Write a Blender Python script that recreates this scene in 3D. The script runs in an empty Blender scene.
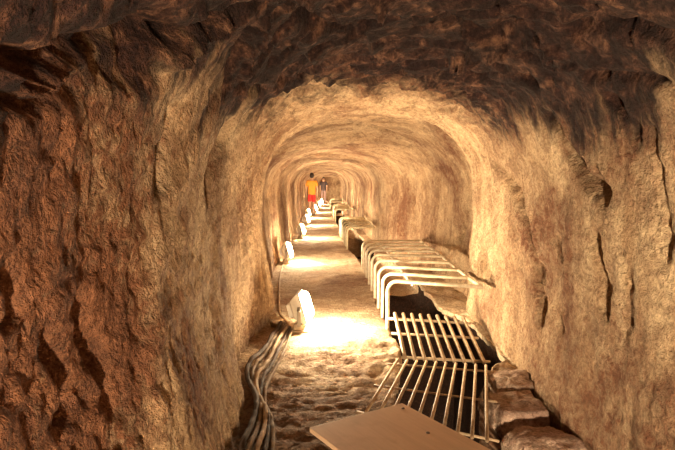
import bpy, bmesh, math, random
import numpy as np
from mathutils import Vector, Matrix, noise

C = bpy.context.scene.collection
PI = math.pi
random.seed(7)

# ------------------------------------------------------------------ camera
F = 560.0
CAMZ = 1.3
VPX, VPY = 324.0, 184.0
cam_d = bpy.data.cameras.new('camera')
cam_d.sensor_width = 36.0
cam_d.lens = F / 675.0 * 36.0
cam_d.clip_start = 0.02
cam_d.clip_end = 200
cam = bpy.data.objects.new('camera', cam_d)
C.objects.link(cam)
cam.location = (0, 0, CAMZ)
YAW = math.atan((337.5 - VPX) / F)
PITCH = math.atan((225 - VPY) / F)
cam.rotation_euler = (PI / 2 - PITCH, 0, -YAW)
bpy.context.scene.camera = cam
CR = cam.rotation_euler.to_matrix()


def ray(px, py):
    return CR @ Vector(((px - 337.5) / F, (225 - py) / F, -1.0))


def on_floor(px, py, z=0.0):
    r = ray(px, py)
    t = (z - CAMZ) / r.z
    return Vector((0, 0, CAMZ)) + r * t


# ------------------------------------------------------------------ helpers
def link_mesh(name, me, mat=None, parent=None, smooth=True):
    o = bpy.data.objects.new(name, me)
    C.objects.link(o)
    if mat:
        me.materials.append(mat)
    if parent:
        o.parent = parent
    if smooth:
        me.polygons.foreach_set('use_smooth', [True] * len(me.polygons))
    return o


def obj(name, bm, mat=None, parent=None, smooth=True):
    me = bpy.data.meshes.new(name)
    bmesh.ops.recalc_face_normals(bm, faces=bm.faces[:])
    bm.to_mesh(me)
    bm.free()
    return link_mesh(name, me, mat, parent, smooth)


def thing(name, label, cat, loc=(0, 0, 0), rotz=0.0, group=None):
    o = bpy.data.objects.new(name, None)
    C.objects.link(o)
    o.empty_display_size = 0.1
    o.location = loc
    o.rotation_euler = (0, 0, rotz)
    tag(o, label, cat, group)
    return o


def tag(o, label, cat, group=None):
    o['label'] = label
    o['category'] = cat
    if group:
        o['group'] = group
    return o


def add_tube(bm, pts, r, n=10, cap=True):
    pts = [Vector(p) for p in pts]
    rings = []
    up = None
    for i, p in enumerate(pts):
        a = pts[max(i - 1, 0)]
        b = pts[min(i + 1, len(pts) - 1)]
        t = (b - a).normalized()
        if up is None:
            up = Vector((0, 0, 1)) if abs(t.z) < 0.9 else Vector((0, 1, 0))
        s = t.cross(up).normalized()
        up = s.cross(t).normalized()
        rr = r[i] if isinstance(r, (list, tuple)) else r
        rings.append([bm.verts.new(p + (s * math.cos(2 * PI * k / n) + up * math.sin(2 * PI * k / n)) * rr) for k in range(n)])
    for A, B in zip(rings, rings[1:]):
        for k in range(n):
            bm.faces.new((A[k], A[(k + 1) % n], B[(k + 1) % n], B[k]))
    if cap:
        for ring, p, sg in ((rings[0], pts[0], -1), (rings[-1], pts[-1], 1)):
            rr = r if not isinstance(r, (list, tuple)) else (r[0] if sg < 0 else r[-1])
            q = pts[1] - pts[0] if sg < 0 else pts[-1] - pts[-2]
            c = bm.verts.new(p + q.normalized() * sg * rr * 0.45)
            for k in range(n):
                bm.faces.new((ring[k], ring[(k + 1) % n], c))


def add_box(bm, size, loc=(0, 0, 0), rot=None, bevel=0.0):
    m = Matrix.Translation(loc) @ (rot.to_4x4() if rot else Matrix.Identity(4)) @ Matrix.Diagonal((*size, 1))
    r = bmesh.ops.create_cube(bm, size=1.0, matrix=m)
    if bevel:
        es = list({e for v in r['verts'] for e in v.link_edges})
        bmesh.ops.bevel(bm, geom=es, offset=bevel, segments=2, affect='EDGES', profile=0.7)


def smooth_path(pts, n=8):
    pts = [Vector(p) for p in pts]
    out = []
    for i in range(len(pts) - 1):
        p0, p1, p2, p3 = pts[max(i - 1, 0)], pts[i], pts[i + 1], pts[min(i + 2, len(pts) - 1)]
        for k in range(n):
            t = k / n
            out.append(0.5 * ((2 * p1) + (p2 - p0) * t + (2 * p0 - 5 * p1 + 4 * p2 - p3) * t * t + (3 * p1 - p0 - 3 * p2 + p3) * t ** 3))
    out.append(pts[-1])
    return out


def fillet(a, b, c, r, n=7):
    a, b, c = Vector(a), Vector(b), Vector(c)
    u = (a - b).normalized()
    v = (c - b).normalized()
    out = []
    p, q = b + u * r, b + v * r
    cen = b + (u + v) * r
    for k in range(n + 1):
        t = k / n * PI / 2
        out.append(cen - v * r * math.cos(t) - u * r * math.sin(t))
    return out


# ------------------------------------------------------------------ materials
def new_mat(name):
    m = bpy.data.materials.new(name)
    m.use_nodes = True
    nt = m.node_tree
    for n in list(nt.nodes):
        nt.nodes.remove(n)
    out = nt.nodes.new('ShaderNodeOutputMaterial')
    b = nt.nodes.new('ShaderNodeBsdfPrincipled')
    nt.links.new(b.outputs[0], out.inputs[0])
    return m, nt, b


def N(nt, typ, **kw):
    n = nt.nodes.new(typ)
    for k, v in kw.items():
        if k in ('operation', 'blend_type', 'data_type', 'interpolation_type', 'noise_dimensions', 'feature', 'noise_type'):
            setattr(n, k, v)
        else:
            n.inputs[k].default_value = v
    return n


def ramp(nt, fac, stops):
    r = nt.nodes.new('ShaderNodeValToRGB')
    e = r.color_ramp.elements
    e[0].position, e[0].color = stops[0][0], (*stops[0][1], 1)
    e[1].position, e[1].color = stops[-1][0], (*stops[-1][1], 1)
    for p, c in stops[1:-1]:
        x = e.new(p)
        x.color = (*c, 1)
    nt.links.new(fac, r.inputs[0])
    return r.outputs[0]


def mixc(nt, fac, a, b, mode='MIX'):
    n = nt.nodes.new('ShaderNodeMix')
    n.data_type = 'RGBA'
    n.blend_type = mode
    for s, v in ((0, fac), (6, a), (7, b)):
        if isinstance(v, (int, float)):
            n.inputs[s].default_value = v
        elif isinstance(v, tuple):
            n.inputs[s].default_value = (*v, 1)
        else:
            nt.links.new(v, n.inputs[s])
    return n.outputs[2]


def math_n(nt, op, a, b=0.0, clamp=False):
    n = nt.nodes.new('ShaderNodeMath')
    n.operation = op
    n.use_clamp = clamp
    for i, v in enumerate((a, b)):
        if isinstance(v, (int, float)):
            n.inputs[i].default_value = v
        else:
            nt.links.new(v, n.inputs[i])
    return n.outputs[0]


def mrange(nt, v, a, b, c=0.0, d=1.0):
    n = nt.nodes.new('ShaderNodeMapRange')
    n.interpolation_type = 'SMOOTHSTEP'
    nt.links.new(v, n.inputs[0])
    n.inputs[1].default_value = a
    n.inputs[2].default_value = b
    n.inputs[3].default_value = c
    n.inputs[4].default_value = d
    return n.outputs[0]


def rock_mat(name, pale, mid, red, dark, dark_amt=0.35, bump=0.5, layer=False, dim_front=False, aniso=(1.0, 5.0, 0.8)):
    """bedded, pick-dressed limestone: pale matrix, reddish clay staining, dark pits"""
    m, nt, b = new_mat(name)
    geo = nt.nodes.new('ShaderNodeNewGeometry')
    pos = geo.outputs['Position']
    mp = nt.nodes.new('ShaderNodeMapping')
    mp.inputs['Scale'].default_value = aniso
    nt.links.new(pos, mp.inputs[0])

    def noi(vec, scale, detail=6, rough=0.6, dist=0.0):
        n = N(nt, 'ShaderNodeTexNoise', Scale=scale, Detail=detail, Roughness=rough, Distortion=dist)
        nt.links.new(vec, n.inputs['Vector'])
        return n.outputs['Fac']
    big = noi(pos, 1.1, 4, 0.55, 0.6)
    streak = noi(mp.outputs[0], 1.6, 5, 0.6, 0.5)
    speck = noi(pos, 17, 5, 0.7, 0.4)
    fine = noi(pos, 60, 4, 0.7)
    col = ramp(nt, streak, [(0.33, mid), (0.60, pale)])
    redm = ramp(nt, math_n(nt, 'ADD', math_n(nt, 'MULTIPLY', big, 0.65), math_n(nt, 'MULTIPLY', speck, 0.45)),
                [(0.50, (0, 0, 0)), (0.68, (1, 1, 1))])
    sx = nt.nodes.new('ShaderNodeSeparateXYZ')
    nt.links.new(pos, sx.inputs[0])
    # reddish rock of the near left side, also darkened to paint its dim light
    dim_bed = math_n(nt, 'MULTIPLY', mrange(nt, sx.outputs[1], 1.3, 2.1, 1, 0), mrange(nt, sx.outputs[0], -0.2, 0.5, 1, 0))
    redf = math_n(nt, 'ADD', redm, math_n(nt, 'MULTIPLY', dim_bed, math_n(nt, 'ADD', 0.42, speck)), True)
    col = mixc(nt, redf, col, red)
    blot = noi(pos, 5.5, 5, 0.65, 0.8)
    pit = ramp(nt, math_n(nt, 'ADD', math_n(nt, 'MULTIPLY', speck, 0.55), math_n(nt, 'MULTIPLY', blot, 0.5)),
               [(0.41, (1, 1, 1)), (0.55, (0, 0, 0))])
    pitf = math_n(nt, 'MULTIPLY', pit, math_n(nt, 'ADD', dark_amt, math_n(nt, 'MULTIPLY', dim_bed, 0.55)), True)
    col = mixc(nt, pitf, col, dark)
    mid2 = noi(pos, 34, 4, 0.7, 0.5)
    pit2 = ramp(nt, math_n(nt, 'ADD', math_n(nt, 'MULTIPLY', mid2, 0.65), math_n(nt, 'MULTIPLY', blot, 0.4)), [(0.44, (1, 1, 1)), (0.53, (0, 0, 0))])
    col = mixc(nt, math_n(nt, 'MULTIPLY', pit2, math_n(nt, 'ADD', 0.42, math_n(nt, 'MULTIPLY', dim_bed, 0.4))), col, (0.17, 0.075, 0.045))
    if dim_front:
        # front of the floor painted darker brown, standing in for its dim light
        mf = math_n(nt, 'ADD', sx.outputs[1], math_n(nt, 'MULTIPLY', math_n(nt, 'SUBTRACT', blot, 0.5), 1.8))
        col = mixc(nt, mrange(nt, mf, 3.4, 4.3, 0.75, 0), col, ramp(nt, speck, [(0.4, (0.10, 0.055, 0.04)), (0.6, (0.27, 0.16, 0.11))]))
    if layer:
        # dark iron-stained roof stratum, ragged lower edge; also paints the dim upper corners
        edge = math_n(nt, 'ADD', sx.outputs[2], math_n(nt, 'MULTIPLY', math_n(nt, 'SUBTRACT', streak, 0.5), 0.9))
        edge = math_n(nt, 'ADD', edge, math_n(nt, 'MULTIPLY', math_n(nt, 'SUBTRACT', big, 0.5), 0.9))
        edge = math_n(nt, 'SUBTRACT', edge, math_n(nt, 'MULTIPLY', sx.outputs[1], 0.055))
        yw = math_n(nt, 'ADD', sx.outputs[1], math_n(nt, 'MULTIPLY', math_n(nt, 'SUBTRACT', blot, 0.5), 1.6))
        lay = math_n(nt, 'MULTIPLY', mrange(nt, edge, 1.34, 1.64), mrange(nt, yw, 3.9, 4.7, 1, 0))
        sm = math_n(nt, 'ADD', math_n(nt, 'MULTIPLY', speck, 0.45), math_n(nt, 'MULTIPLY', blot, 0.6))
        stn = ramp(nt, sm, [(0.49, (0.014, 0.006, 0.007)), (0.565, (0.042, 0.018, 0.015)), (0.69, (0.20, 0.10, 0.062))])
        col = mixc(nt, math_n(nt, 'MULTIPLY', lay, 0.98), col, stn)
    g = mixc(nt, 0.5, col, mixc(nt, ramp(nt, fine, [(0.35, (0, 0, 0)), (0.6, (1, 1, 1))]), (0.3, 0.25, 0.22), (1.1, 1.1, 1.1)), 'MULTIPLY')
    nt.links.new(g, b.inputs['Base Color'])
    b.inputs['Roughness'].default_value = 0.92
    b.inputs['Specular IOR Level'].default_value = 0.15
    h = math_n(nt, 'ADD', math_n(nt, 'MULTIPLY', speck, 1.0), math_n(nt, 'ADD', math_n(nt, 'MULTIPLY', mid2, 0.9), math_n(nt, 'MULTIPLY', fine, 0.4)))
    bp = nt.nodes.new('ShaderNodeBump')
    bp.inputs['Strength'].default_value = bump
    bp.inputs['Distance'].default_value = 0.045
    nt.links.new(h, bp.inputs['Height'])
    nt.links.new(bp.outputs[0], b.inputs['Normal'])
    return m


def plain_mat(name, col, rough=0.6, var=0.25, metal=0.0, scale=12, bump=0.0, col2=None):
    m, nt, b = new_mat(name)
    tc = nt.nodes.new('ShaderNodeTexCoord')
    n = N(nt, 'ShaderNodeTexNoise', Scale=scale, Detail=5, Roughness=0.65)
    nt.links.new(tc.outputs['Object'], n.inputs['Vector'])
    c2 = col2 or tuple(c * (1 - var) for c in col)
    nt.links.new(ramp(nt, n.outputs['Fac'], [(0.35, c2), (0.62, col)]), b.inputs['Base Color'])
    b.inputs['Roughness'].default_value = rough
    b.inputs['Metallic'].default_value = metal
    if bump:
        bp = nt.nodes.new('ShaderNodeBump')
        bp.inputs['Strength'].default_value = bump
        bp.inputs['Distance'].default_value = 0.01
        nt.links.new(n.outputs['Fac'], bp.inputs['Height'])
        nt.links.new(bp.outputs[0], b.inputs['Normal'])
    return m


PALE, MID, RED, DARK = (0.66, 0.49, 0.31), (0.47, 0.31, 0.18), (0.19, 0.085, 0.047), (0.03, 0.016, 0.014)
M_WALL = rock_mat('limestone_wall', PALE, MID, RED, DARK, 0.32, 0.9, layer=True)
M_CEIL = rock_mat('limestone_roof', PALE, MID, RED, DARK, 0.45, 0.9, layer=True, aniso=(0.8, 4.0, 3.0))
M_FLOOR = rock_mat('limestone_floor', (0.76, 0.62, 0.44), (0.60, 0.45, 0.29), (0.33, 0.19, 0.12), (0.06, 0.03, 0.025), 0.25, 0.6, dim_front=True, aniso=(0.7, 3.5, 1))
M_TRENCH = rock_mat('trench_shade_rock', (0.07, 0.045, 0.035), (0.05, 0.03, 0.024), (0.045, 0.022, 0.016), (0.012, 0.007, 0.006), 0.3, 0.6)  # rock colour darkened to paint the trench's lack of light
M_STONE = rock_mat('rubble_stone', (0.76, 0.60, 0.46), (0.66, 0.49, 0.38), (0.54, 0.36, 0.29), (0.12, 0.07, 0.06), 0.25, 0.8)
M_PALESTONE = rock_mat('pale_stone', (0.70, 0.54, 0.36), (0.5, 0.36, 0.22), (0.4, 0.25, 0.15), DARK, 0.2, 0.4)
M_PAINT = plain_mat('cream_paint', (0.68, 0.60, 0.46), 0.5, 0.18, scale=25, col2=(0.52, 0.42, 0.29))
M_GRATE = plain_mat('dusty_cream_paint', (0.68, 0.53, 0.36), 0.55, 0.3, scale=25, col2=(0.46, 0.31, 0.19))
M_GUARD2 = plain_mat('dusty_rail_paint', (0.52, 0.45, 0.30), 0.6, 0.3, scale=20, col2=(0.38, 0.29, 0.18))
M_HOUSING = plain_mat('lamp_housing_enamel', (0.62, 0.57, 0.48), 0.4, 0.2)
M_BRACKET = plain_mat('lamp_bracket_steel', (0.22, 0.18, 0.14), 0.5, 0.3, metal=0.4)
M_CABLE = [plain_mat('cable_rubber_dusty', (0.28, 0.19, 0.12), 0.9, 0.5, scale=18),
           plain_mat('cable_rubber_black', (0.10, 0.062, 0.042), 0.9, 0.5, scale=18),
           plain_mat('cable_rubber_tan', (0.46, 0.32, 0.20), 0.9, 0.4, scale=18)]


def board_mat():
    m, nt, b = new_mat('plywood_board')
    tc = nt.nodes.new('ShaderNodeTexCoord')
    mp = nt.nodes.new('ShaderNodeMapping')
    mp.inputs['Scale'].default_value = (14, 1.2, 6)
    nt.links.new(tc.outputs['Object'], mp.inputs[0])
    n = N(nt, 'ShaderNodeTexNoise', Scale=2.2, Detail=6, Roughness=0.6, Distortion=0.6)
    nt.links.new(mp.outputs[0], n.inputs['Vector'])
    n2 = N(nt, 'ShaderNodeTexNoise', Scale=7, Detail=4, Roughness=0.6)
    nt.links.new(tc.outputs['Object'], n2.inputs['Vector'])
    c = ramp(nt, n.outputs['Fac'], [(0.3, (0.60, 0.395, 0.26)), (0.7, (0.70, 0.475, 0.315))])
    c = mixc(nt, ramp(nt, n2.outputs['Fac'], [(0.52, (0, 0, 0)), (0.72, (0.6, 0.6, 0.6))]), c, (0.53, 0.33, 0.21))
    nt.links.new(c, b.inputs['Base Color'])
    b.inputs['Roughness'].default_value = 0.7
    return m


def glow_mat(name, strength, col):
    m, nt, b = new_mat(name)
    b.inputs['Base Color'].default_value = (0.9, 0.85, 0.75, 1)
    b.inputs['Emission Color'].default_value = (*col, 1)
    b.inputs['Emission Strength'].default_value = strength
    return m


M_BOARD = board_mat()
LAMP_COL = (1.0, 0.77, 0.48)
M_GLASS = glow_mat('lit_halogen_glass', 142.0, LAMP_COL)
M_GLASS_FILL = glow_mat('fill_lamp_glass', 640.0, LAMP_COL)  # for the added fill lamp behind the camera, stronger than the row

# ------------------------------------------------------------------ tunnel shape
#   d      wall left, wall right, roof z, base left, base right
TAB = np.array([
    (-8.0, -0.62, 1.36, 2.15, -0.45, 1.28),
    (0.0, -0.62, 1.36, 2.15, -0.44, 1.28),
    (1.5, -0.62, 1.38, 2.18, -0.44, 1.30),
    (2.6, -0.63, 1.40, 2.18, -0.48, 1.32),
    (3.4, -0.63, 1.42, 2.13, -0.53, 1.34),
    (4.1, -0.64, 1.42, 2.07, -0.66, 1.42),
    (4.6, -0.62, 1.42, 2.00, -0.64, 1.42),
    (5.3, -0.575, 1.41, 1.97, -0.53, 1.40),
    (5.45, -0.585, 1.44, 1.98, -0.49, 1.40),
    (5.75, -0.70, 1.66, 2.03, -0.60, 1.52),
    (6.4, -0.80, 1.69, 2.04, -0.66, 1.60),
    (7.6, -0.84, 1.66, 2.00, -0.72, 1.60),
    (8.1, -0.84, 1.62, 1.88, -0.72, 1.54),
    (8.5, -0.84, 1.55, 1.86, -0.72, 1.46),
    (9.6, -0.82, 1.30, 1.86, -0.72, 1.26),
    (11.0, -0.84, 1.10, 1.80, -0.74, 1.06),
    (12.2, -0.86, 1.12, 1.86, -0.76, 1.06),
    (14.0, -0.86, 1.14, 1.84, -0.78, 1.08),
    (16.0, -0.86, 1.02, 1.78, -0.78, 0.98),
    (18.0, -0.90, 1.12, 1.84, -0.80, 1.04),
    (22.0, -0.98, 1.08, 1.94, -0.88, 1.02),
    (26.0, -0.92, 1.04, 1.90, -0.82, 0.98),
    (31.0, -0.70, 1.14, 1.86, -0.62, 1.08),
    (37.0, -0.50, 1.22, 1.88, -0.42, 1.16),
    (46.0, -0.36, 1.30, 1.88, -0.30, 1.24)])
# trench: left edge, right edge, depth
TR = np.array([
    (-8, -0.3, 0.2, 4.5), (1.6, 0.02, 0.60, 4.5), (2.5, 0.18, 0.74, 4.5), (3.0, 0.30, 0.87, 4.5), (3.5, 0.46, 1.02, 4.5), (4.0, 0.56, 1.20, 4.5), (4.15, 0.575, 1.36, 4.5),
    (5.1, 0.58, 1.36, 4.5), (5.6, 0.59, 1.22, 4.5), (7.0, 0.60, 1.20, 4.5), (7.04, 0.62, 1.18, 0.12), (8.6, 0.62, 1.15, 0.08),
    (10.4, 0.52, 0.90, 0.10), (10.9, 0.48, 0.86, 3.5), (14.0, 0.46, 0.90, 3.5), (14.6, 0.44, 0.88, 0.1), (18.6, 0.42, 0.86, 0.1),
    (19.0, 0.40, 0.85, 3.5), (24, 0.40, 0.85, 3.5), (24.4, 0.40, 0.85, 0.1), (27, 0.38, 0.84, 0.1), (27.4, 0.38, 0.84, 3.5), (46, 0.45, 0.95, 3.5)])


def tab(T, d):
    return [float(np.interp(d, T[:, 0], T[:, i])) for i in range(1, T.shape[1])]


def nz(x, y, z):
    return noise.noise(Vector((x, y, z)))


def fbm(x, y, z, o=4, h=0.9):
    return noise.fractal(Vector((x, y, z)), h, 2.1, o)


def floor_z(x, y):
    rough = 1.0 if y < 4.4 else (0.4 if y > 5.2 else 1.0 - 0.6 * (y - 4.4) / 0.8)
    z = 0.02 * nz(x * 1.3, y * 1.0, 3.1)
    z += rough * 0.017 * fbm(x * 4.5 + 0.5 * nz(x * 3, y * 3, 5), y * 9 + 0.8 * nz(x * 2.5, y * 2.5, 2), 1.7, 5, 0.6)
    z += (0.004 + 0.006 * rough) * fbm(x * 15, y * 21, 4.2, 4, 0.6)
    # worn step in front of the lit stretch
    if y < 4.6:
        z -= 0.07 * min(1.0, (4.6 - y) / 0.8)
    return z


def inside(x, y, z):
    xl, xr, zt, bl, br = tab(TAB, y)
    if z < 1.12:
        return xl < x < xr
    cx, w = 0.5 * (xl + xr), 0.5 * (xr - xl)
    return abs((x - cx) / w) ** 2.45 + abs((z - 1.12) / (zt - 1.12)) ** 2.45 < 1


def surf(px, py):
    """where the sight line first meets the undisturbed tunnel lining"""
    r = ray(px, py).normalized()
    t = 0.2
    while t < 40:
        p = Vector((0, 0, CAMZ)) + r * t
        if not inside(p.x, p.y, p.z):
            return p
        t += 0.006 + 0.002 * t
    return p


# cracks, pick-holes and ledges of the near heading: traced line, width (px at its depth), depth (m, minus = rib)
CRACKS = [
    ([(-40, 62), (60, 60), (130, 47), (200, 30), (290, -6)], 13, 0.16),
    ([(-40, 84), (50, 80), (120, 66), (185, 50), (230, 22)], 9, -0.05),
    ([(-30, 100), (50, 97), (105, 76), (160, 64)], 9, 0.08),
    ([(246, 30), (236, 62), (224, 90)], 15, 0.14),
    ([(266, 18), (250, 55), (236, 88)], 6, -0.05),
    ([(172, 116), (163, 145), (156, 176)], 9, 0.30),
    ([(222, 138), (213, 160), (208, 182)], 8, 0.26),
    ([(300, 40), (262, 90), (238, 130), (226, 165)], 7, 0.05),
    ([(24, 278), (28, 305)], 16, 0.16), ([(18, 326), (28, 318)], 9, 0.10),
    ([(62, 345), (75, 378), (72, 410)], 13, 0.11), ([(98, 325), (108, 360), (112, 400)], 11, 0.10), ([(88, 300), (95, 330)], 9, 0.08),
    ([(205, 120), (168, 195), (152, 260), (143, 330), (139, 400), (139, 470)], 13, -0.035),
    ([(178, 215), (168, 270), (163, 330), (166, 400)], 10, 0.02),
    ([(551, 120), (571, 155), (592, 182), (610, 195)], 6, 0.10), ([(598, 176), (608, 194)], 9, 0.14),
    ([(493, 165), (505, 180), (517, 202)], 5, 0.09), ([(520, 215), (530, 250), (535, 290)], 5, 0.06),
    ([(606, 98), (628, 118), (634, 140)], 6, 0.06),
    ([(537, 272), (541, 300), (543, 318)], 6, 0.12), ([(559, 318), (563, 332)], 5, 0.08), ([(556, 240), (566, 270)], 5, 0.06),
    ([(602, 238), (606, 270), (609, 312)], 9, 0.11), ([(628, 250), (634, 300), (630, 340)], 8, 0.03),
    ([(650, 130), (662, 200), (668, 260)], 8, 0.03),
    ([(372, 97), (395, 103), (432, 108), (455, 112)], 6, 0.07), ([(340, 84), (400, 78), (470, 74), (530, 82)], 7, 0.07),
    ([(250, 92), (300, 82), (345, 84)], 6, 0.05),
    ([(440, 20), (485, 38), (520, 30)], 16, 0.10), ([(575, 30), (620, 26), (680, 40)], 15, 0.09), ([(590, 76), (640, 78), (690, 98)], 8, 0.09),
    ([(540, 62), (590, 70), (690, 88)], 5, -0.04), ([(380, 50), (440, 58), (500, 52), (560, 50)], 6, -0.05),
    ([(372, -6), (378, 12)], 8, -0.06), ([(300, 20), (360, 40), (420, 42)], 8, 0.07), ([(330, 66), (400, 62), (450, 66)], 5, 0.05),
    ([(330, 126), (365, 127), (405, 138)], 4, 0.10),
    ([(438, 256), (452, 255)], 4, 0.16), ([(459, 266), (466, 272)], 4, 0.12), ([(466, 196), (463, 225), (458, 250)], 6, 0.09),
    ([(428, 150), (440, 190), (444, 235)], 3, 0.04), ([(405, 160), (414, 200), (416, 240)], 3, 0.04), ([(388, 165), (394, 200), (395, 235)], 2.5, -0.05)]
CR3 = []
for _pl, _w, _dp in CRACKS:
    _pts = [surf(*q) for q in _pl]
    _pts = smooth_path(_pts, 3) if len(_pts) > 2 else _pts
    # the walls are seen at a slant, so a crack is wider along the tunnel than it looks
    _ws = [_w * q.y / F * 0.75 * (min(2.4, max(1.0, 0.65 * q.y / abs(q.x))) if q.z < 1.75 and q.y < 4.5 else 1.0) for q in _pts]
    CR3.append((_pts, _ws, _dp, min(q.y for q in _pts) - 0.35, max(q.y for q in _pts) + 0.35,
                min(q.x for q in _pts) - 0.35, max(q.x for q in _pts) + 0.35))


def crack_disp(x, y, z):
    d = 0.0
    p = None
    for pts, ws, dp, y0, y1, x0, x1 in CR3:
        if y < y0 or y > y1 or x < x0 or x > x1:
            continue
        if p is None:
            p = Vector((x, y, z))
            p += 0.035 * Vector((nz(x * 6, y * 6, z * 6), nz(x * 6 + 9, y * 6, z * 6), nz(x * 6, y * 6 + 9, z * 6)))
            p += 0.015 * Vector((nz(x * 17, y * 17, z * 17), nz(x * 17 + 9, y * 17, z * 17), nz(x * 17, y * 17 + 9, z * 17)))
        best = 9.0
        n = len(pts) - 1
        for i in range(n):
            a, b = pts[i], pts[i + 1]
            u = b - a
            L2 = u.length_squared or 1e-9
            t = min(1.0, max(0.0, (p - a).dot(u) / L2))
            q = (p - a - u * t).length / (ws[i] + (ws[i + 1] - ws[i]) * t)
            if q < best:
                best = q
        if best < 2.2:
            d += dp * math.exp(-best * best * 1.2) * (1 + 0.6 * nz(x * 8, y * 8, z * 8))
    return d


def shell_disp(x, y, z, arch):
    """outward offset of the hewn rock; arch 0 = upright wall, 1 = roof"""
    near = 1.0 if y < 4.8 else (0.55 if y > 6.5 else 1.0 - 0.45 * (y - 4.8) / 1.7)
    d = 0.055 * nz(x * 0.9, y * 0.9, z * 0.9)
    d += 0.030 * nz(x * 2.3 + 7, y * 2.3, z * 2.3)
    # rings left by the heading's pick work: run round the profile
    warp = 0.22 * nz(x * 0.8, y * 0.4, z * 0.8 + 5)
    yy = y + warp
    d += (0.024 if y > 3 else 0.015) * nz(x * 0.7, yy * 4.2, z * 0.7)
    d += (0.011 if y < 4.5 else 0.02) * nz(x * 1.3 + 3, yy * 10.5, z * 1.3)
    if 3.5 < y < 14:
        d += 0.008 * nz(x * 2.5 + 3, yy * 24, z * 2.5)
    f = fbm(x * 7, y * 7, z * 7, 4)
    d += near * (0.012 + 0.010 * arch) * f
    if y < 7:
        rough = 0.009
        if x < 0.2:
            rough = 0.009 + 0.010 * min(1.0, max(0.0, (2.3 - y) / 0.6))
        d += rough * fbm(x * 20, y * 20, z * 20, 3)
    if arch > 0.0 and y < 4.9:
        # bedding ledges in the roof
        s = 0.8 * x - 0.55 * y + 0.35 * nz(x * 1.2, y * 1.2, 9)
        saw = (s * 2.6) % 1.0
        k = min(1.0, (4.9 - y) / 0.6) * arch
        d += k * 0.085 * (saw - 0.5)
        d += k * 0.05 * abs(fbm(x * 2.6, y * 4.5, z * 3, 4))
        s2 = (1.1 * y + 0.25 * x + 0.2 * nz(x * 2, y * 2, 4)) * 3.3
        d += k * 0.035 * ((s2 % 1.0) - 0.5)
    if y < 9:
        d += crack_disp(x, y, z)
    return d


def profile(d):
    xl, xr, zt, bl, br = tab(TAB, d)
    tl, tr, td = tab(TR, d)
    wob = 0.05 * nz(0.3, d * 2.2, 8.1) + 0.02 * nz(2.3, d * 7, 1.1)
    tl += wob
    tr += 0.06 * nz(5.3, d * 2.0, 2.2) + 0.02 * nz(2.3, d * 7, 6.1)
    tr = min(tr, br - 0.05)
    zs = 1.12
    cx, w = 0.5 * (xl + xr), 0.5 * (xr - xl)
    ex = 2.0 / 2.45
    P, A = [], []
    n = 70
    for i in range(n):                        # right wall, foot to spring
        t = i / n
        bulge = math.sin(t * PI / 2) ** 0.8
        P.append((br + (xr - br) * bulge, zs * t)); A.append(0.0)
    n = 150
    for i in range(n + 1):                    # arch
        th = PI * i / n
        c, s = math.cos(th), math.sin(th)
        P.append((cx + w * math.copysign(abs(c) ** ex, c), zs + (zt - zs) * abs(s) ** ex))
        A.append(min(1.0, max(0.0, (s - 0.55) / 0.3)))
    n = 70
    for i in range(1, n + 1):                 # left wall down to foot
        t = 1 - i / n
        bulge = math.sin(t * PI / 2) ** 0.8
        P.append((bl + (xl - bl) * bulge, zs * t)); A.append(0.0)
    return P, A, (bl, br, tl, tr, td)


def ring_pts(d):
    P, A, (bl, br, tl, tr, td) = profile(d)
    n = len(P)
    out = []
    for i in range(n):
        x, z = P[i]
        a, b = P[max(i - 1, 0)], P[min(i + 1, n - 1)]
        tx, tz = b[0] - a[0], b[1] - a[1]
        L = math.hypot(tx, tz) or 1.0
        nx, nz_ = tz / L, -tx / L              # outward
        k = shell_disp(x, d, z, A[i])
        out.append((x + nx * k, d, z + nz_ * k))
    # the foot points lie on the floor
    r0, rl = out[0], out[-1]
    fl = []
    nfl = 46
    for i in range(nfl + 1):                   # floor left of trench
        t = i / nfl
        x = rl[0] + (tl - rl[0]) * t
        fl.append((x, d, floor_z(x, d)))
    nw = 14
    tz0 = fl[-1][2]
    for i in range(1, nw + 1):                 # trench left side
        t = (i / nw) ** 3
        x = tl + 0.05 * t * nz(1.1, d * 3, t * 3) - 0.45 * min(1.0, max(0.0, t - 0.012) * 18) * min(1, td - 0.1)
        fl.append((x + 0.02 * nz(3, d * 6, t * 5), d, tz0 - td * t))
    nb = 10
    for i in range(1, nb):
        t = i / nb
        uc = 0.45 * min(1, td - 0.1)
        x = tl - uc + (tr - tl + 2 * uc) * t
        fl.append((x, d, tz0 - td + 0.04 * nz(x * 4, d * 4, 2)))
    tz1 = floor_z(tr, d) + 0.02
    for i in range(nw + 1):
        t = (1 - i / nw) ** 3
        fl.append((tr + 0.02 * nz(7, d * 6, t * 5) + 0.45 * min(1.0, max(0.0, t - 0.012) * 18) * min(1, td - 0.1), d, tz1 - td * t))
    nr = 18
    for i in range(1, nr + 1):
        t = i / nr
        x = tr + (r0[0] - tr) * t
        low = 0.13 * min(1.0, max(0.0, (3.85 - d) / 0.12)) * min(1.0, t * 4)
        fl.append((x, d, floor_z(x, d) + 0.02 - low + 0.05 * t * abs(nz(x * 5, d * 4, 6))))
    out[-1] = fl[0]
    out[0] = fl[-1]
    return out, fl


ds = []
d = -8.0
while d < 43.0:
    ds.append(d)
    if d < 0.0: d += 0.20
    elif d < 3.4: d += 0.0175
    elif d < 6.2: d += 0.025
    elif d < 12: d += 0.05
    elif d < 20: d += 0.10
    else: d += 0.20
rings = [ring_pts(q) for q in ds]
nS = len(rings[0][0])
nF = len(rings[0][1])


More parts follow.
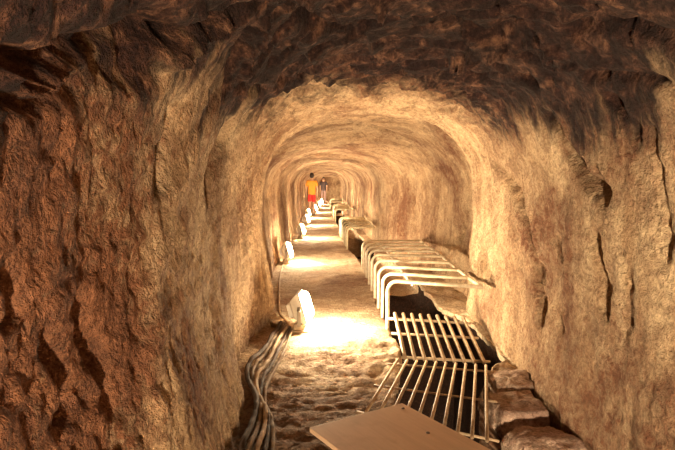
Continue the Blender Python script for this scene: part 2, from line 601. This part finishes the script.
def grid_obj(name, cols, mat, flip=False):
    nr, nc = len(cols), len(cols[0])
    co = np.array(cols, dtype=np.float32).reshape(-1, 3)
    i = np.arange(nr - 1)[:, None] * nc + np.arange(nc - 1)[None, :]
    q = np.stack([i, i + 1, i + nc + 1, i + nc], -1).reshape(-1, 4)
    if flip:
        q = q[:, ::-1]
    me = bpy.data.meshes.new(name)
    me.vertices.add(len(co))
    me.vertices.foreach_set('co', co.ravel())
    me.loops.add(q.size)
    me.loops.foreach_set('vertex_index', q.ravel().astype(np.int32))
    me.polygons.add(len(q))
    me.polygons.foreach_set('loop_start', np.arange(0, q.size, 4, dtype=np.int32))
    me.polygons.foreach_set('loop_total', np.full(len(q), 4, dtype=np.int32))
    me.update(calc_edges=True)
    me.validate()
    o = link_mesh(name, me, mat)
    o['kind'] = 'structure'
    return o


iA, iB = 70 + 45, 70 + 105
wall_right = grid_obj('wall_right', [r[0][:iA + 1] for r in rings], M_WALL)
ceiling = grid_obj('ceiling', [r[0][iA:iB + 1] for r in rings], M_CEIL)
wall_left = grid_obj('wall_left', [r[0][iB:] for r in rings], M_WALL)
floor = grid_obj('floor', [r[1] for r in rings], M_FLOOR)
# inside of the channel painted near-black for its deep shade, below the dressed floor
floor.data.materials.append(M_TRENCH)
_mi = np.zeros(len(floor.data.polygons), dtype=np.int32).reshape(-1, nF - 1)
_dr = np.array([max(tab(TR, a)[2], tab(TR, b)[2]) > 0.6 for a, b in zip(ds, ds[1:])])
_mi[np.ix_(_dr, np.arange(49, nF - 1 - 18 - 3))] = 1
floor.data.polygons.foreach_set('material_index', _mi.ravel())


def end_cap(name, R):
    bm = bmesh.new()
    pts = R[0] + R[1][1:-1]
    vs = [bm.verts.new(p) for p in pts]
    c = bm.verts.new((sum(p[0] for p in pts) / len(pts), pts[0][1] + 0.3 * (1 if pts[0][1] > 0 else -1), 0.9))
    for a, b in zip(vs, vs[1:] + vs[:1]):
        bm.faces.new((a, b, c))
    o = obj(name, bm, M_WALL)
    o['kind'] = 'structure'


end_cap('wall_back', rings[-1])
end_cap('wall_front', rings[0])


# ------------------------------------------------------------------ floodlights
def make_floodlight(label, loc, yaw, tilt, glass=None):
    t = thing('floodlight', label, 'floodlight', loc, yaw, 'floodlights along the foot of the left wall')
    # base plate
    bm = bmesh.new()
    add_box(bm, (0.15, 0.19, 0.022), (0, 0, 0.011), bevel=0.005)
    add_box(bm, (0.09, 0.11, 0.05), (-0.01, 0, 0.045), bevel=0.008)
    obj('base', bm, M_STONEBASE, t, False)
    # U bracket
    bm = bmesh.new()
    for s in (-1, 1):
        add_box(bm, (0.03, 0.006, 0.17), (0, s * 0.108, 0.145), bevel=0.002)
    add_box(bm, (0.03, 0.222, 0.006), (0, 0, 0.072), bevel=0.002)
    obj('bracket', bm, M_BRACKET, t, False)
    R = Matrix.Rotation(-tilt, 3, 'Y')           # tilt the face upward
    cz = Vector((0, 0, 0.205))
    # housing: tapered tray, open towards +X, with fins behind
    bm = bmesh.new()
    prof = [(-0.075, 0.055, 0.06), (-0.06, 0.075, 0.085), (0.0, 0.098, 0.125), (0.03, 0.100, 0.130), (0.036, 0.100, 0.130)]
    loops = []
    for x, hy, hz in prof:
        loops.append([bm.verts.new(cz + R @ Vector((x, sy * hy, sz * hz))) for sy, sz in ((-1, -1), (1, -1), (1, 1), (-1, 1))])
    for a, b in zip(loops, loops[1:]):
        for k in range(4):
            bm.faces.new((a[k], a[(k + 1) % 4], b[(k + 1) % 4], b[k]))
    bm.faces.new(loops[0][::-1])
    inner = [bm.verts.new(cz + R @ Vector((0.036, sy * 0.088, sz * 0.117))) for sy, sz in ((-1, -1), (1, -1), (1, 1), (-1, 1))]
    for k in range(4):
        bm.faces.new((loops[-1][k], loops[-1][(k + 1) % 4], inner[(k + 1) % 4], inner[k]))
    for k in range(-3, 4):
        add_box(bm, (0.05, 0.004, 0.11), cz + R @ Vector((-0.085, k * 0.014, 0)), R)
    obj('housing', bm, M_HOUSING, t, False)
    bm = bmesh.new()
    # bulging moulded lens
    lens = []
    for x, k in ((0.034, 1.0), (0.060, 0.95), (0.080, 0.82), (0.090, 0.58)):
        lens.append([bm.verts.new(cz + R @ Vector((x, sy * 0.088 * k, sz * 0.117 * k))) for sy, sz in ((-1, -1), (1, -1), (1, 1), (-1, 1))])
    for a, b in zip(lens, lens[1:]):
        for k in range(4):
            bm.faces.new((a[k], a[(k + 1) % 4], b[(k + 1) % 4], b[k]))
    bm.faces.new(lens[-1])
    bm.faces.new(lens[0][::-1])
    g = obj('glass', bm, glass or M_GLASS, t, False)
    g['label'] = 'glowing white lamp glass'
    for s in (-1, 1):
        bm = bmesh.new()
        bmesh.ops.create_cone(bm, cap_ends=True, segments=12, radius1=0.016, radius2=0.016, depth=0.018,
                              matrix=Matrix.Translation(cz + Vector((0, s * 0.118, 0))) @ Matrix.Rotation(PI / 2, 4, 'X'))
        obj('pivot_knob', bm, M_BRACKET, t)
    t.scale = (1.04, 1.04, 1.04)
    return t


M_STONEBASE = plain_mat('lamp_base_block', (0.42, 0.30, 0.19), 0.8, 0.35)


def put(px, py):
    p = on_floor(px, py, -0.005)
    p.z = floor_z(p.x, p.y)
    return p


spots = [
    (put(301, 331), 'floodlight nearest the trench grating, standing beside the tangle of cables'),
    (put(286.5, 264), 'second floodlight along the left wall, next one beyond the cable bundle'),
    (Vector((-0.56, 13.4, 0)), 'third floodlight along the left wall, level with the dark hole in the floor'),
    (Vector((-0.56, 17.4, 0)), 'fourth floodlight along the left wall, midway to the person in orange'),
    (Vector((-0.62, 21.2, 0)), 'floodlight just in front of the person in orange'),
    (Vector((-0.42, 25.5, 0)), 'floodlight just behind the person in orange'),
    (Vector((-0.30, 30.5, 0)), 'floodlight before the last one, halfway from orange person to dark-clothed person'),
    (Vector((-0.20, 35.3, 0)), 'second farthest floodlight, at the feet of the dark-clothed person'),
    (Vector((-0.05, 40.0, 0)), 'farthest floodlight, behind the dark-clothed person')]
for i, (p, lab) in enumerate(spots):
    p.z = floor_z(p.x, p.y) - 0.004
    make_floodlight(lab, p, math.radians(-6 if i == 0 else (4 if i < 8 else 35)), math.radians(16))
# unseen floodlight added behind the camera to light the near walls
p = Vector((0.12, -1.5, 0)); p.z = floor_z(p.x, p.y) - 0.004
make_floodlight('unseen floodlight added to light the near walls, standing on the floor behind the viewpoint, aimed down the tunnel', p, math.radians(28), math.radians(12), M_GLASS_FILL)


# ------------------------------------------------------------------ trench guards
def make_guard(label, n, d0, d1, xl0, xl1, xr0, xr1, h, yaw0, mat, r=0.0175):
    base = Vector((0.5 * (xl0 + xl1), 0.5 * (d0 + d1), 0))
    t = thing('trench_guard', label, 'guard rail', base, 0, 'guard rails over the trench')
    ends, tops = [], []
    for i in range(n):
        k = i / (n - 1)
        y = d0 + (d1 - d0) * k
        xl, xr = xl0 + (xl1 - xl0) * k, xr0 + (xr1 - xr0) * k
        dy = yaw0 * (1 - k)
        jit = 0.008 * math.sin(i * 5.3)
        a = Vector((xl, y, floor_z(xl, y) - 0.015))
        b = Vector((xl, y, h + jit))
        c = Vector((xr, y - dy, h + jit))
        pts = [a] + fillet(a, b, c, 0.10, 8) + [b.lerp(c, 0.5), c]
        bm = bmesh.new()
        add_tube(bm, [q - base for q in pts], r, 10)
        obj('hoop', bm, mat, t)
        ends.append(c)
        tops.append(b.lerp(c, 0.28) - Vector((0, 0, r * 1.6)))
    bm = bmesh.new()
    add_tube(bm, [q - base for q in ends], r * 0.9, 8)
    obj('end_rail', bm, mat, t)
    bm = bmesh.new()
    add_tube(bm, [q - base for q in tops], r * 0.55, 8)
    obj('stay_bar', bm, mat, t)
    return t


make_guard('long cream tube guard rail over the trench, behind the slatted metal gratings', 9, 4.95, 8.5, 0.57, 0.59, 1.32, 1.47, 0.44, 0.34, M_PAINT)
make_guard('second cream guard rail down the tunnel, around the dark hole in the floor', 7, 11.0, 14.4, 0.46, 0.40, 1.00, 1.04, 0.44, 0, M_GUARD2)
make_guard('third guard rail down the tunnel, level with the person in orange', 7, 18.9, 23.6, 0.39, 0.36, 0.94, 0.97, 0.44, 0, M_GUARD2)
make_guard('farthest guard rail, small and pale near the dark-clothed person', 7, 27.2, 33.0, 0.34, 0.38, 0.90, 1.02, 0.44, 0, M_GUARD2)


# ------------------------------------------------------------------ gratings
def make_grating(label, fl, fr, nl, nr, n, r, cross, over=0.0):
    """bars run from the far edge fl..fr to the near edge nl..nr"""
    fl, fr, nl, nr = map(Vector, (fl, fr, nl, nr))
    base = (fl + fr + nl + nr) / 4
    base.z = 0
    t = thing('trench_grating', label, 'grating', base, 0, 'slatted gratings over the trench')
    for i in range(n):
        k = i / (n - 1)
        a, b = fl.lerp(fr, k), nl.lerp(nr, k)
        u = (b - a).normalized() * over
        bm = bmesh.new()
        add_tube(bm, [a - u - base, a.lerp(b, 0.5) - base, b + u - base], r, 10)
        obj('bar', bm, M_GRATE, t)
    for k in cross:
        a, b = fl.lerp(nl, k), fr.lerp(nr, k)
        u = (b - a).normalized() * 0.06
        dz = Vector((0, 0, -r * 1.5))
        bm = bmesh.new()
        add_tube(bm, [a - u + dz - base, b + u + dz - base], r * 0.75, 8)
        obj('cross_bar', bm, M_GRATE, t)
    return t


def at_depth(px, py, y):
    r = ray(px, py)
    return Vector((0, 0, CAMZ)) + r * (y / r.y)


g1 = make_grating('upper grating of thick cream bars sloping down from the guard rail',
                  at_depth(395, 314, 4.93), at_depth(463, 318, 4.86), at_depth(405, 358, 4.26), at_depth(484, 362, 4.20), 9, 0.0158, (0.06, 0.42, 0.93), 0.012)
g2 = make_grating('lower grating of thin fanned bars that runs under the wooden board',
                  on_floor(397.5, 360, 0.02), on_floor(486, 366, 0.02), on_floor(365, 414, 0.03), on_floor(487, 440, 0.03), 10, 0.0100, (0.06, 0.52, 0.96), 0.01)

# ------------------------------------------------------------------ board
zb = 0.070
cA, cB, cC = on_floor(309.5, 427.5, zb), on_floor(402, 403, zb), on_floor(516, 450, zb)
u = (cA - cB); wdt = u.length; u.normalize()
v = Vector((-u.y, u.x, 0))
if v.dot(cC - cB) < 0: v = -v
LEN = 1.25
cen = cB + u * wdt / 2 + v * LEN / 2
bm = bmesh.new()
add_box(bm, (wdt, LEN, 0.024), (0, 0, 0), bevel=0.003)
board = obj('wooden_board', bm, M_BOARD, None, False)
board.location = (cen.x, cen.y, zb - 0.012)
board.rotation_euler = (0, 0, math.atan2(u.y, u.x))
tag(board, 'flat brown wooden board lying over the trench at the front', 'board')
nail = plain_mat('rusty_nail', (0.10, 0.05, 0.03), 0.7, 0.4, metal=0.5)
for px, py in ((428, 433), (403, 408.5)):
    q = on_floor(px, py, zb)
    bm = bmesh.new()
    bmesh.ops.create_cone(bm, cap_ends=True, segments=12, radius1=0.011, radius2=0.008, depth=0.006)
    o = obj('nail_head', bm, nail, board)
    o.matrix_parent_inverse = Matrix.Identity(4)
    loc = Matrix.Rotation(-board.rotation_euler.z, 3, 'Z') @ (q - board.location)
    o.location = (loc.x, loc.y, 0.0135)

# ------------------------------------------------------------------ cables
def cable(path_px, r, mat, label, lift, wob, seed, straight_z=None):
    rnd = random.Random(seed)
    pts = []
    for k, (px, py) in enumerate(path_px):
        p = on_floor(px, py, lift)
        p.x += rnd.uniform(-wob, wob)
        p.y += rnd.uniform(-wob, wob)
        pts.append(p)
    pts = smooth_path(pts, 7)
    for p in pts:
        p.z = floor_z(p.x, p.y) + lift + 0.008 * math.sin(p.y * 11 + seed)
    bm = bmesh.new()
    add_tube(bm, pts, r, 8)
    o = obj('cable', bm, mat)
    tag(o, label, 'cable', 'cables at the foot of the left wall')
    return o


cable([(281, 322), (268, 340), (256, 351), (247, 360), (250, 372), (256, 388), (253, 405), (245, 425), (230, 452), (215, 475)], 0.017, M_CABLE[1], 'dark cable of the bundle, lying closest to the left wall', 0.045, 0.0, 1)
cable([(284, 324), (271, 342), (260, 353), (252, 363), (254, 376), (260, 392), (259, 408), (252, 428), (240, 454), (228, 478)], 0.014, M_CABLE[0], 'brown dusty cable, second from the left wall in the bundle', 0.03, 0.004, 2)
cable([(287, 326), (275, 344), (266, 356), (257, 367), (258, 380), (264, 396), (264, 412), (259, 430), (250, 456), (240, 480)], 0.015, M_CABLE[2], 'pale tan cable in the middle of the cable bundle', 0.035, 0.004, 3)
cable([(290, 328), (281, 343), (273, 356), (262, 370), (261, 384), (267, 400), (269, 415), (266, 434), (259, 458), (250, 482)], 0.013, M_CABLE[1], 'thin dark cable of the bundle, right of the pale tan one', 0.02, 0.004, 4)
cable([(292, 331), (284, 348), (277, 358), (268, 372), (264, 388), (270, 404), (273, 420), (272, 437), (268, 460), (262, 484)], 0.012, M_CABLE[0], 'outermost brown cable of the bundle, farthest from the left wall', 0.015, 0.004, 5)
# cable continuing along the wall towards the second floodlight
cable([(290, 327), (281, 314), (279, 300), (279, 288), (280, 275), (283, 266)], 0.011, M_CABLE[2], 'thin tan cable running along the wall between the two nearest floodlights', 0.012, 0.0, 6)
cable([(243, 441), (250, 447), (262, 452), (275, 458)], 0.013, M_CABLE[2], 'short light cable end curling across the bottom of the bundle', 0.07, 0.0, 7)


# ------------------------------------------------------------------ stones
def stone(loc, size, seed, mat, label, rotz=0.0, square=0.6, name='stone'):
    bm = bmesh.new()
    bmesh.ops.create_icosphere(bm, subdivisions=5, radius=1.0)
    for v in bm.verts:
        n = v.co.normalized()
        m = max(abs(n.x), abs(n.y), abs(n.z))
        p = n.lerp(n / m, square)
        p = Vector((p.x * size[0] / 2, p.y * size[1] / 2, p.z * size[2] / 2))
        q = p * 5 + Vector((seed * 3.7, seed, 0))
        k = 0.16 * noise.noise(q * 0.9) + 0.10 * fbm(q.x * 2, q.y * 2, q.z * 3, 4)
        v.co = p * (1 + k)
    o = obj(name, bm, mat)
    o.location = loc
    o.rotation_euler = (0, 0, rotz)
    tag(o, label, 'stone', 'loose stones')
    return o


def at_x(px, py, y):
    return at_depth(px, py, y)


stone((1.15, 3.23, -0.095), (0.30, 0.33, 0.22), 1.0, M_STONE, 'large square brown block beside the near end of the lower grating', 0.05, 0.8)
stone((1.225, 3.58, -0.085), (0.27, 0.32, 0.24), 2.0, M_STONE, 'reddish block at the right wall, just beyond the large square block', -0.05, 0.75)
stone((1.15, 2.83, -0.12), (0.34, 0.36, 0.20), 3.0, M_STONE, 'rough broken block closest to the viewer, right of the wooden board', 0.25, 0.55)
p = put(268, 321); stone((p.x, p.y, p.z + 0.04), (0.15, 0.17, 0.10), 5.0, M_PALESTONE, 'pale stone at the foot of left wall beside nearest floodlight', 0.4, 0.4)
p = put(277, 327); stone((p.x, p.y, p.z + 0.035), (0.12, 0.10, 0.08), 6.0, M_PALESTONE, 'small pale stone between the nearest floodlight and the cables', 0.9, 0.4)
p = put(277, 258); stone((p.x, p.y, p.z + 0.08), (0.20, 0.3, 0.2), 7.0, M_PALESTONE, 'pale stone against the left wall by the second floodlight', 0.2, 0.4)


# ------------------------------------------------------------------ people
def skin_mesh(name, chains, mat, parent, root=0, sub=2):
    """chains: list of (points, radii); shared points are welded"""
    me = bpy.data.meshes.new(name)
    vs, rs, es, idx = [], [], [], {}
    for pts, rad in chains:
        prev = None
        for p, r in zip(pts, rad):
            key = tuple(round(c, 4) for c in p)
            if key not in idx:
                idx[key] = len(vs)
                vs.append(p)
                rs.append(r)
            i = idx[key]
            if prev is not None and prev != i:
                es.append((prev, i))
            prev = i
    me.from_pydata(vs, es, [])
    o = bpy.data.objects.new(name, me)
    C.objects.link(o)
    md = o.modifiers.new('skin', 'SKIN')
    if not me.skin_vertices:
        bpy.context.view_layer.objects.active = o
        me.attributes  # noqa
        bm = bmesh.new()
        bm.from_mesh(me)
        bm.verts.layers.skin.verify()
        bm.to_mesh(me)
        bm.free()
    sv = me.skin_vertices[0].data
    for i, r in enumerate(rs):
        sv[i].radius = (r, r) if not isinstance(r, tuple) else r
        sv[i].use_root = (i == root)
    sm = o.modifiers.new('sub', 'SUBSURF')
    sm.levels = sm.render_levels = sub
    dg = bpy.context.evaluated_depsgraph_get()
    me2 = bpy.data.meshes.new_from_object(o.evaluated_get(dg))
    bpy.data.objects.remove(o)
    me2.name = name
    me2.materials.clear()
    return link_mesh(name, me2, mat, parent)


def fingers(wrist, hand_dir, side_dir, s=1.0):
    """palm plus four unequal fingers and a side thumb"""
    h = Vector(hand_dir).normalized()
    sd = Vector(side_dir).normalized()
    nrm = h.cross(sd).normalized()
    palm = Vector(wrist) + h * 0.065
    ch = [([tuple(wrist), tuple(palm)], [0.024, 0.034])]
    for k, L in ((-1.5, 0.062), (-0.5, 0.078), (0.5, 0.084), (1.5, 0.074)):
        a = palm + h * 0.025 + sd * 0.017 * k
        b = a + h * L * 0.55 + nrm * 0.008
        c = b + h * L * 0.4 + nrm * 0.026
        ch.append(([tuple(palm), tuple(a), tuple(b), tuple(c)], [0.034, 0.010, 0.009, 0.008]))
    a = Vector(wrist) + h * 0.04 + sd * 0.036
    ch.append(([tuple(palm), tuple(a), tuple(a + h * 0.035 + sd * 0.02), tuple(a + h * 0.06 + sd * 0.02 + nrm * 0.012)], [0.034, 0.012, 0.011, 0.009]))
    return ch


M_SKIN = plain_mat('skin', (0.55, 0.33, 0.22), 0.5, 0.12)
M_HAIR = plain_mat('dark_hair', (0.035, 0.02, 0.014), 0.6, 0.4, scale=60)
M_EYE = plain_mat('eye', (0.05, 0.03, 0.02), 0.2, 0.1)
M_SHOE = plain_mat('shoe', (0.16, 0.12, 0.09), 0.6, 0.3)


def make_person(label, loc, facing, shirt_mat, leg_mat, long_legs, step=0.16, sc=1.0):
    t = thing('person', label, 'person', loc, facing)
    t.scale = (sc, sc, sc)
    # local: +Y is forward, feet at z = 0
    pel, bel, che, nck = (0, 0, 0.95), (0, 0.01, 1.10), (0, 0.0, 1.30), (0, -0.01, 1.47)
    hd0, hd1, hd2 = (0, 0.02, 1.555), (0, 0.02, 1.62), (0, 0.01, 1.69)
    chains = [([pel, bel, che, nck, hd0, hd1, hd2],
               [(0.15, 0.11), (0.135, 0.10), (0.155, 0.105), (0.055, 0.058), (0.062, 0.075), (0.075, 0.092), (0.064, 0.078)])]
    chains.append(([hd0, (0, 0.115, 1.595)], [(0.062, 0.075), 0.013]))              # nose
    for s in (-1, 1):
        chains.append(([hd1, (s * 0.082, 0.01, 1.605)], [(0.075, 0.092), 0.018]))   # ear
    legs, arms = [], []
    for s in (-1, 1):
        f = s * step
        hip, knee, ank = (s * 0.09, 0, 0.90), (s * 0.10, f * 0.62 + 0.03, 0.50), (s * 0.10, f - 0.02, 0.085)
        heel, toe = (s * 0.10, f - 0.04, 0.045), (s * 0.115, f + 0.14, 0.032)
        chains.append(([pel, hip, knee, ank, toe], [(0.15, 0.11), 0.088, 0.058, 0.038, 0.03]))
        legs.append((hip, knee, ank, heel, toe))
        sh, el, wr = (s * 0.175, -0.005, 1.40), (s * 0.225, -f * 0.45 - 0.03, 1.13), (s * 0.215, -f * 0.9 + 0.06, 0.89)
        chains.append(([che, sh, el, wr], [(0.155, 0.105), 0.058, 0.041, 0.027]))
        arms.append((sh, el, wr))
        hdv = Vector(wr) - Vector(el)
        chains += fingers(wr, (hdv.x, hdv.y, hdv.z), (0, 1, 0))
    skin_mesh('body', chains, M_SKIN, t)
    # shirt
    ch = [([(0, 0, 0.84), (0, 0, 0.92), bel, che, (0, -0.008, 1.40), (0, -0.01, 1.46)], [(0.17, 0.135), (0.178, 0.14), (0.168, 0.134), (0.19, 0.145), (0.13, 0.115), (0.085, 0.085)])]
    for sh, el, wr in arms:
        mid = tuple(Vector(sh).lerp(Vector(el), 0.75))
        ch.append(([che, sh, mid], [(0.19, 0.145), 0.082, 0.068]))
    skin_mesh('shirt', ch, shirt_mat, t)
    ch = [([(0, 0, 0.93), (0, 0, 0.99)], [(0.166, 0.126), (0.15, 0.115)])]
    for hip, knee, ank, heel, toe in legs:
        if long_legs:
            ch.append(([(0, 0, 0.93), hip, knee, tuple(Vector(ank) + Vector((0, 0, 0.02)))], [(0.166, 0.126), 0.104, 0.078, 0.062]))
        else:
            ch.append(([(0, 0, 0.93), hip, tuple(Vector(hip).lerp(Vector(knee), 0.9))], [(0.166, 0.126), 0.108, 0.088]))
    skin_mesh('trousers' if long_legs else 'shorts', ch, leg_mat, t)
    for hip, knee, ank, heel, toe in legs:
        skin_mesh('shoe', [([heel, tuple(Vector(heel).lerp(Vector(toe), 0.5)), toe], [0.046, 0.046, 0.036])], M_SHOE, t)
    # hair: a cap of hair over crown and back of the head
    bm = bmesh.new()
    bmesh.ops.create_uvsphere(bm, u_segments=24, v_segments=16, radius=1.0)
    for v in bm.verts:
        p = v.co.copy()
        if p.y > 0.25 and p.z < 0.35:
            p.y *= 0.35
            p.x *= 0.9
        p *= 1 + 0.06 * noise.noise(p * 5)
        v.co = Vector((p.x * 0.092, p.y * 0.110, p.z * 0.115))
    h = obj('hair', bm, M_HAIR, t)
    h.location = (0, -0.010, 1.655)
    for s in (-1, 1):
        bm = bmesh.new()
        bmesh.ops.create_uvsphere(bm, u_segments=12, v_segments=8, radius=0.012)
        e = obj('eye', bm, M_EYE, t)
        e.location = (s * 0.032, 0.100, 1.625)
    bm = bmesh.new()
    add_tube(bm, [(-0.024, 0.094, 1.553), (0, 0.102, 1.551), (0.024, 0.094, 1.553)], 0.006, 8)
    obj('mouth', bm, plain_mat('lips', (0.40, 0.17, 0.13), 0.5), t)
    return t


M_ORANGE = plain_mat('orange_cloth', (0.82, 0.34, 0.04), 0.8, 0.15)
M_REDC = plain_mat('red_cloth', (0.70, 0.03, 0.03), 0.8, 0.15)
M_DARKC = plain_mat('dark_cloth', (0.06, 0.04, 0.045), 0.8, 0.25)
M_GREYC = plain_mat('grey_brown_cloth', (0.22, 0.14, 0.13), 0.8, 0.25)
x, y = -0.50, 23.2
make_person('person in an orange top and red shorts walking beside the floodlights', (x, y, floor_z(x, y)), PI * 0.04, M_ORANGE, M_REDC, False, sc=1.0)
x, y = -0.03, 36.6
make_person('person in dark clothes standing far off at the end of the tunnel', (x, y, floor_z(x, y)), PI, M_DARKC, M_GREYC, True, step=0.05)

# ------------------------------------------------------------------ world and view
w = bpy.data.worlds.new('world')
bpy.context.scene.world = w
w.use_nodes = True
w.node_tree.nodes['Background'].inputs[0].default_value = (0, 0, 0, 1)
w.node_tree.nodes['Background'].inputs[1].default_value = 0.0
vs = bpy.context.scene.view_settings
bpy.context.scene.display_settings.display_device = 'sRGB'
vs.view_transform = 'Standard'
vs.look = 'None'
vs.gamma = 1.0
vs.use_curve_mapping = False
vs.exposure = 2.6
cy = bpy.context.scene.cycles
cy.max_bounces = 12
cy.diffuse_bounces = 8
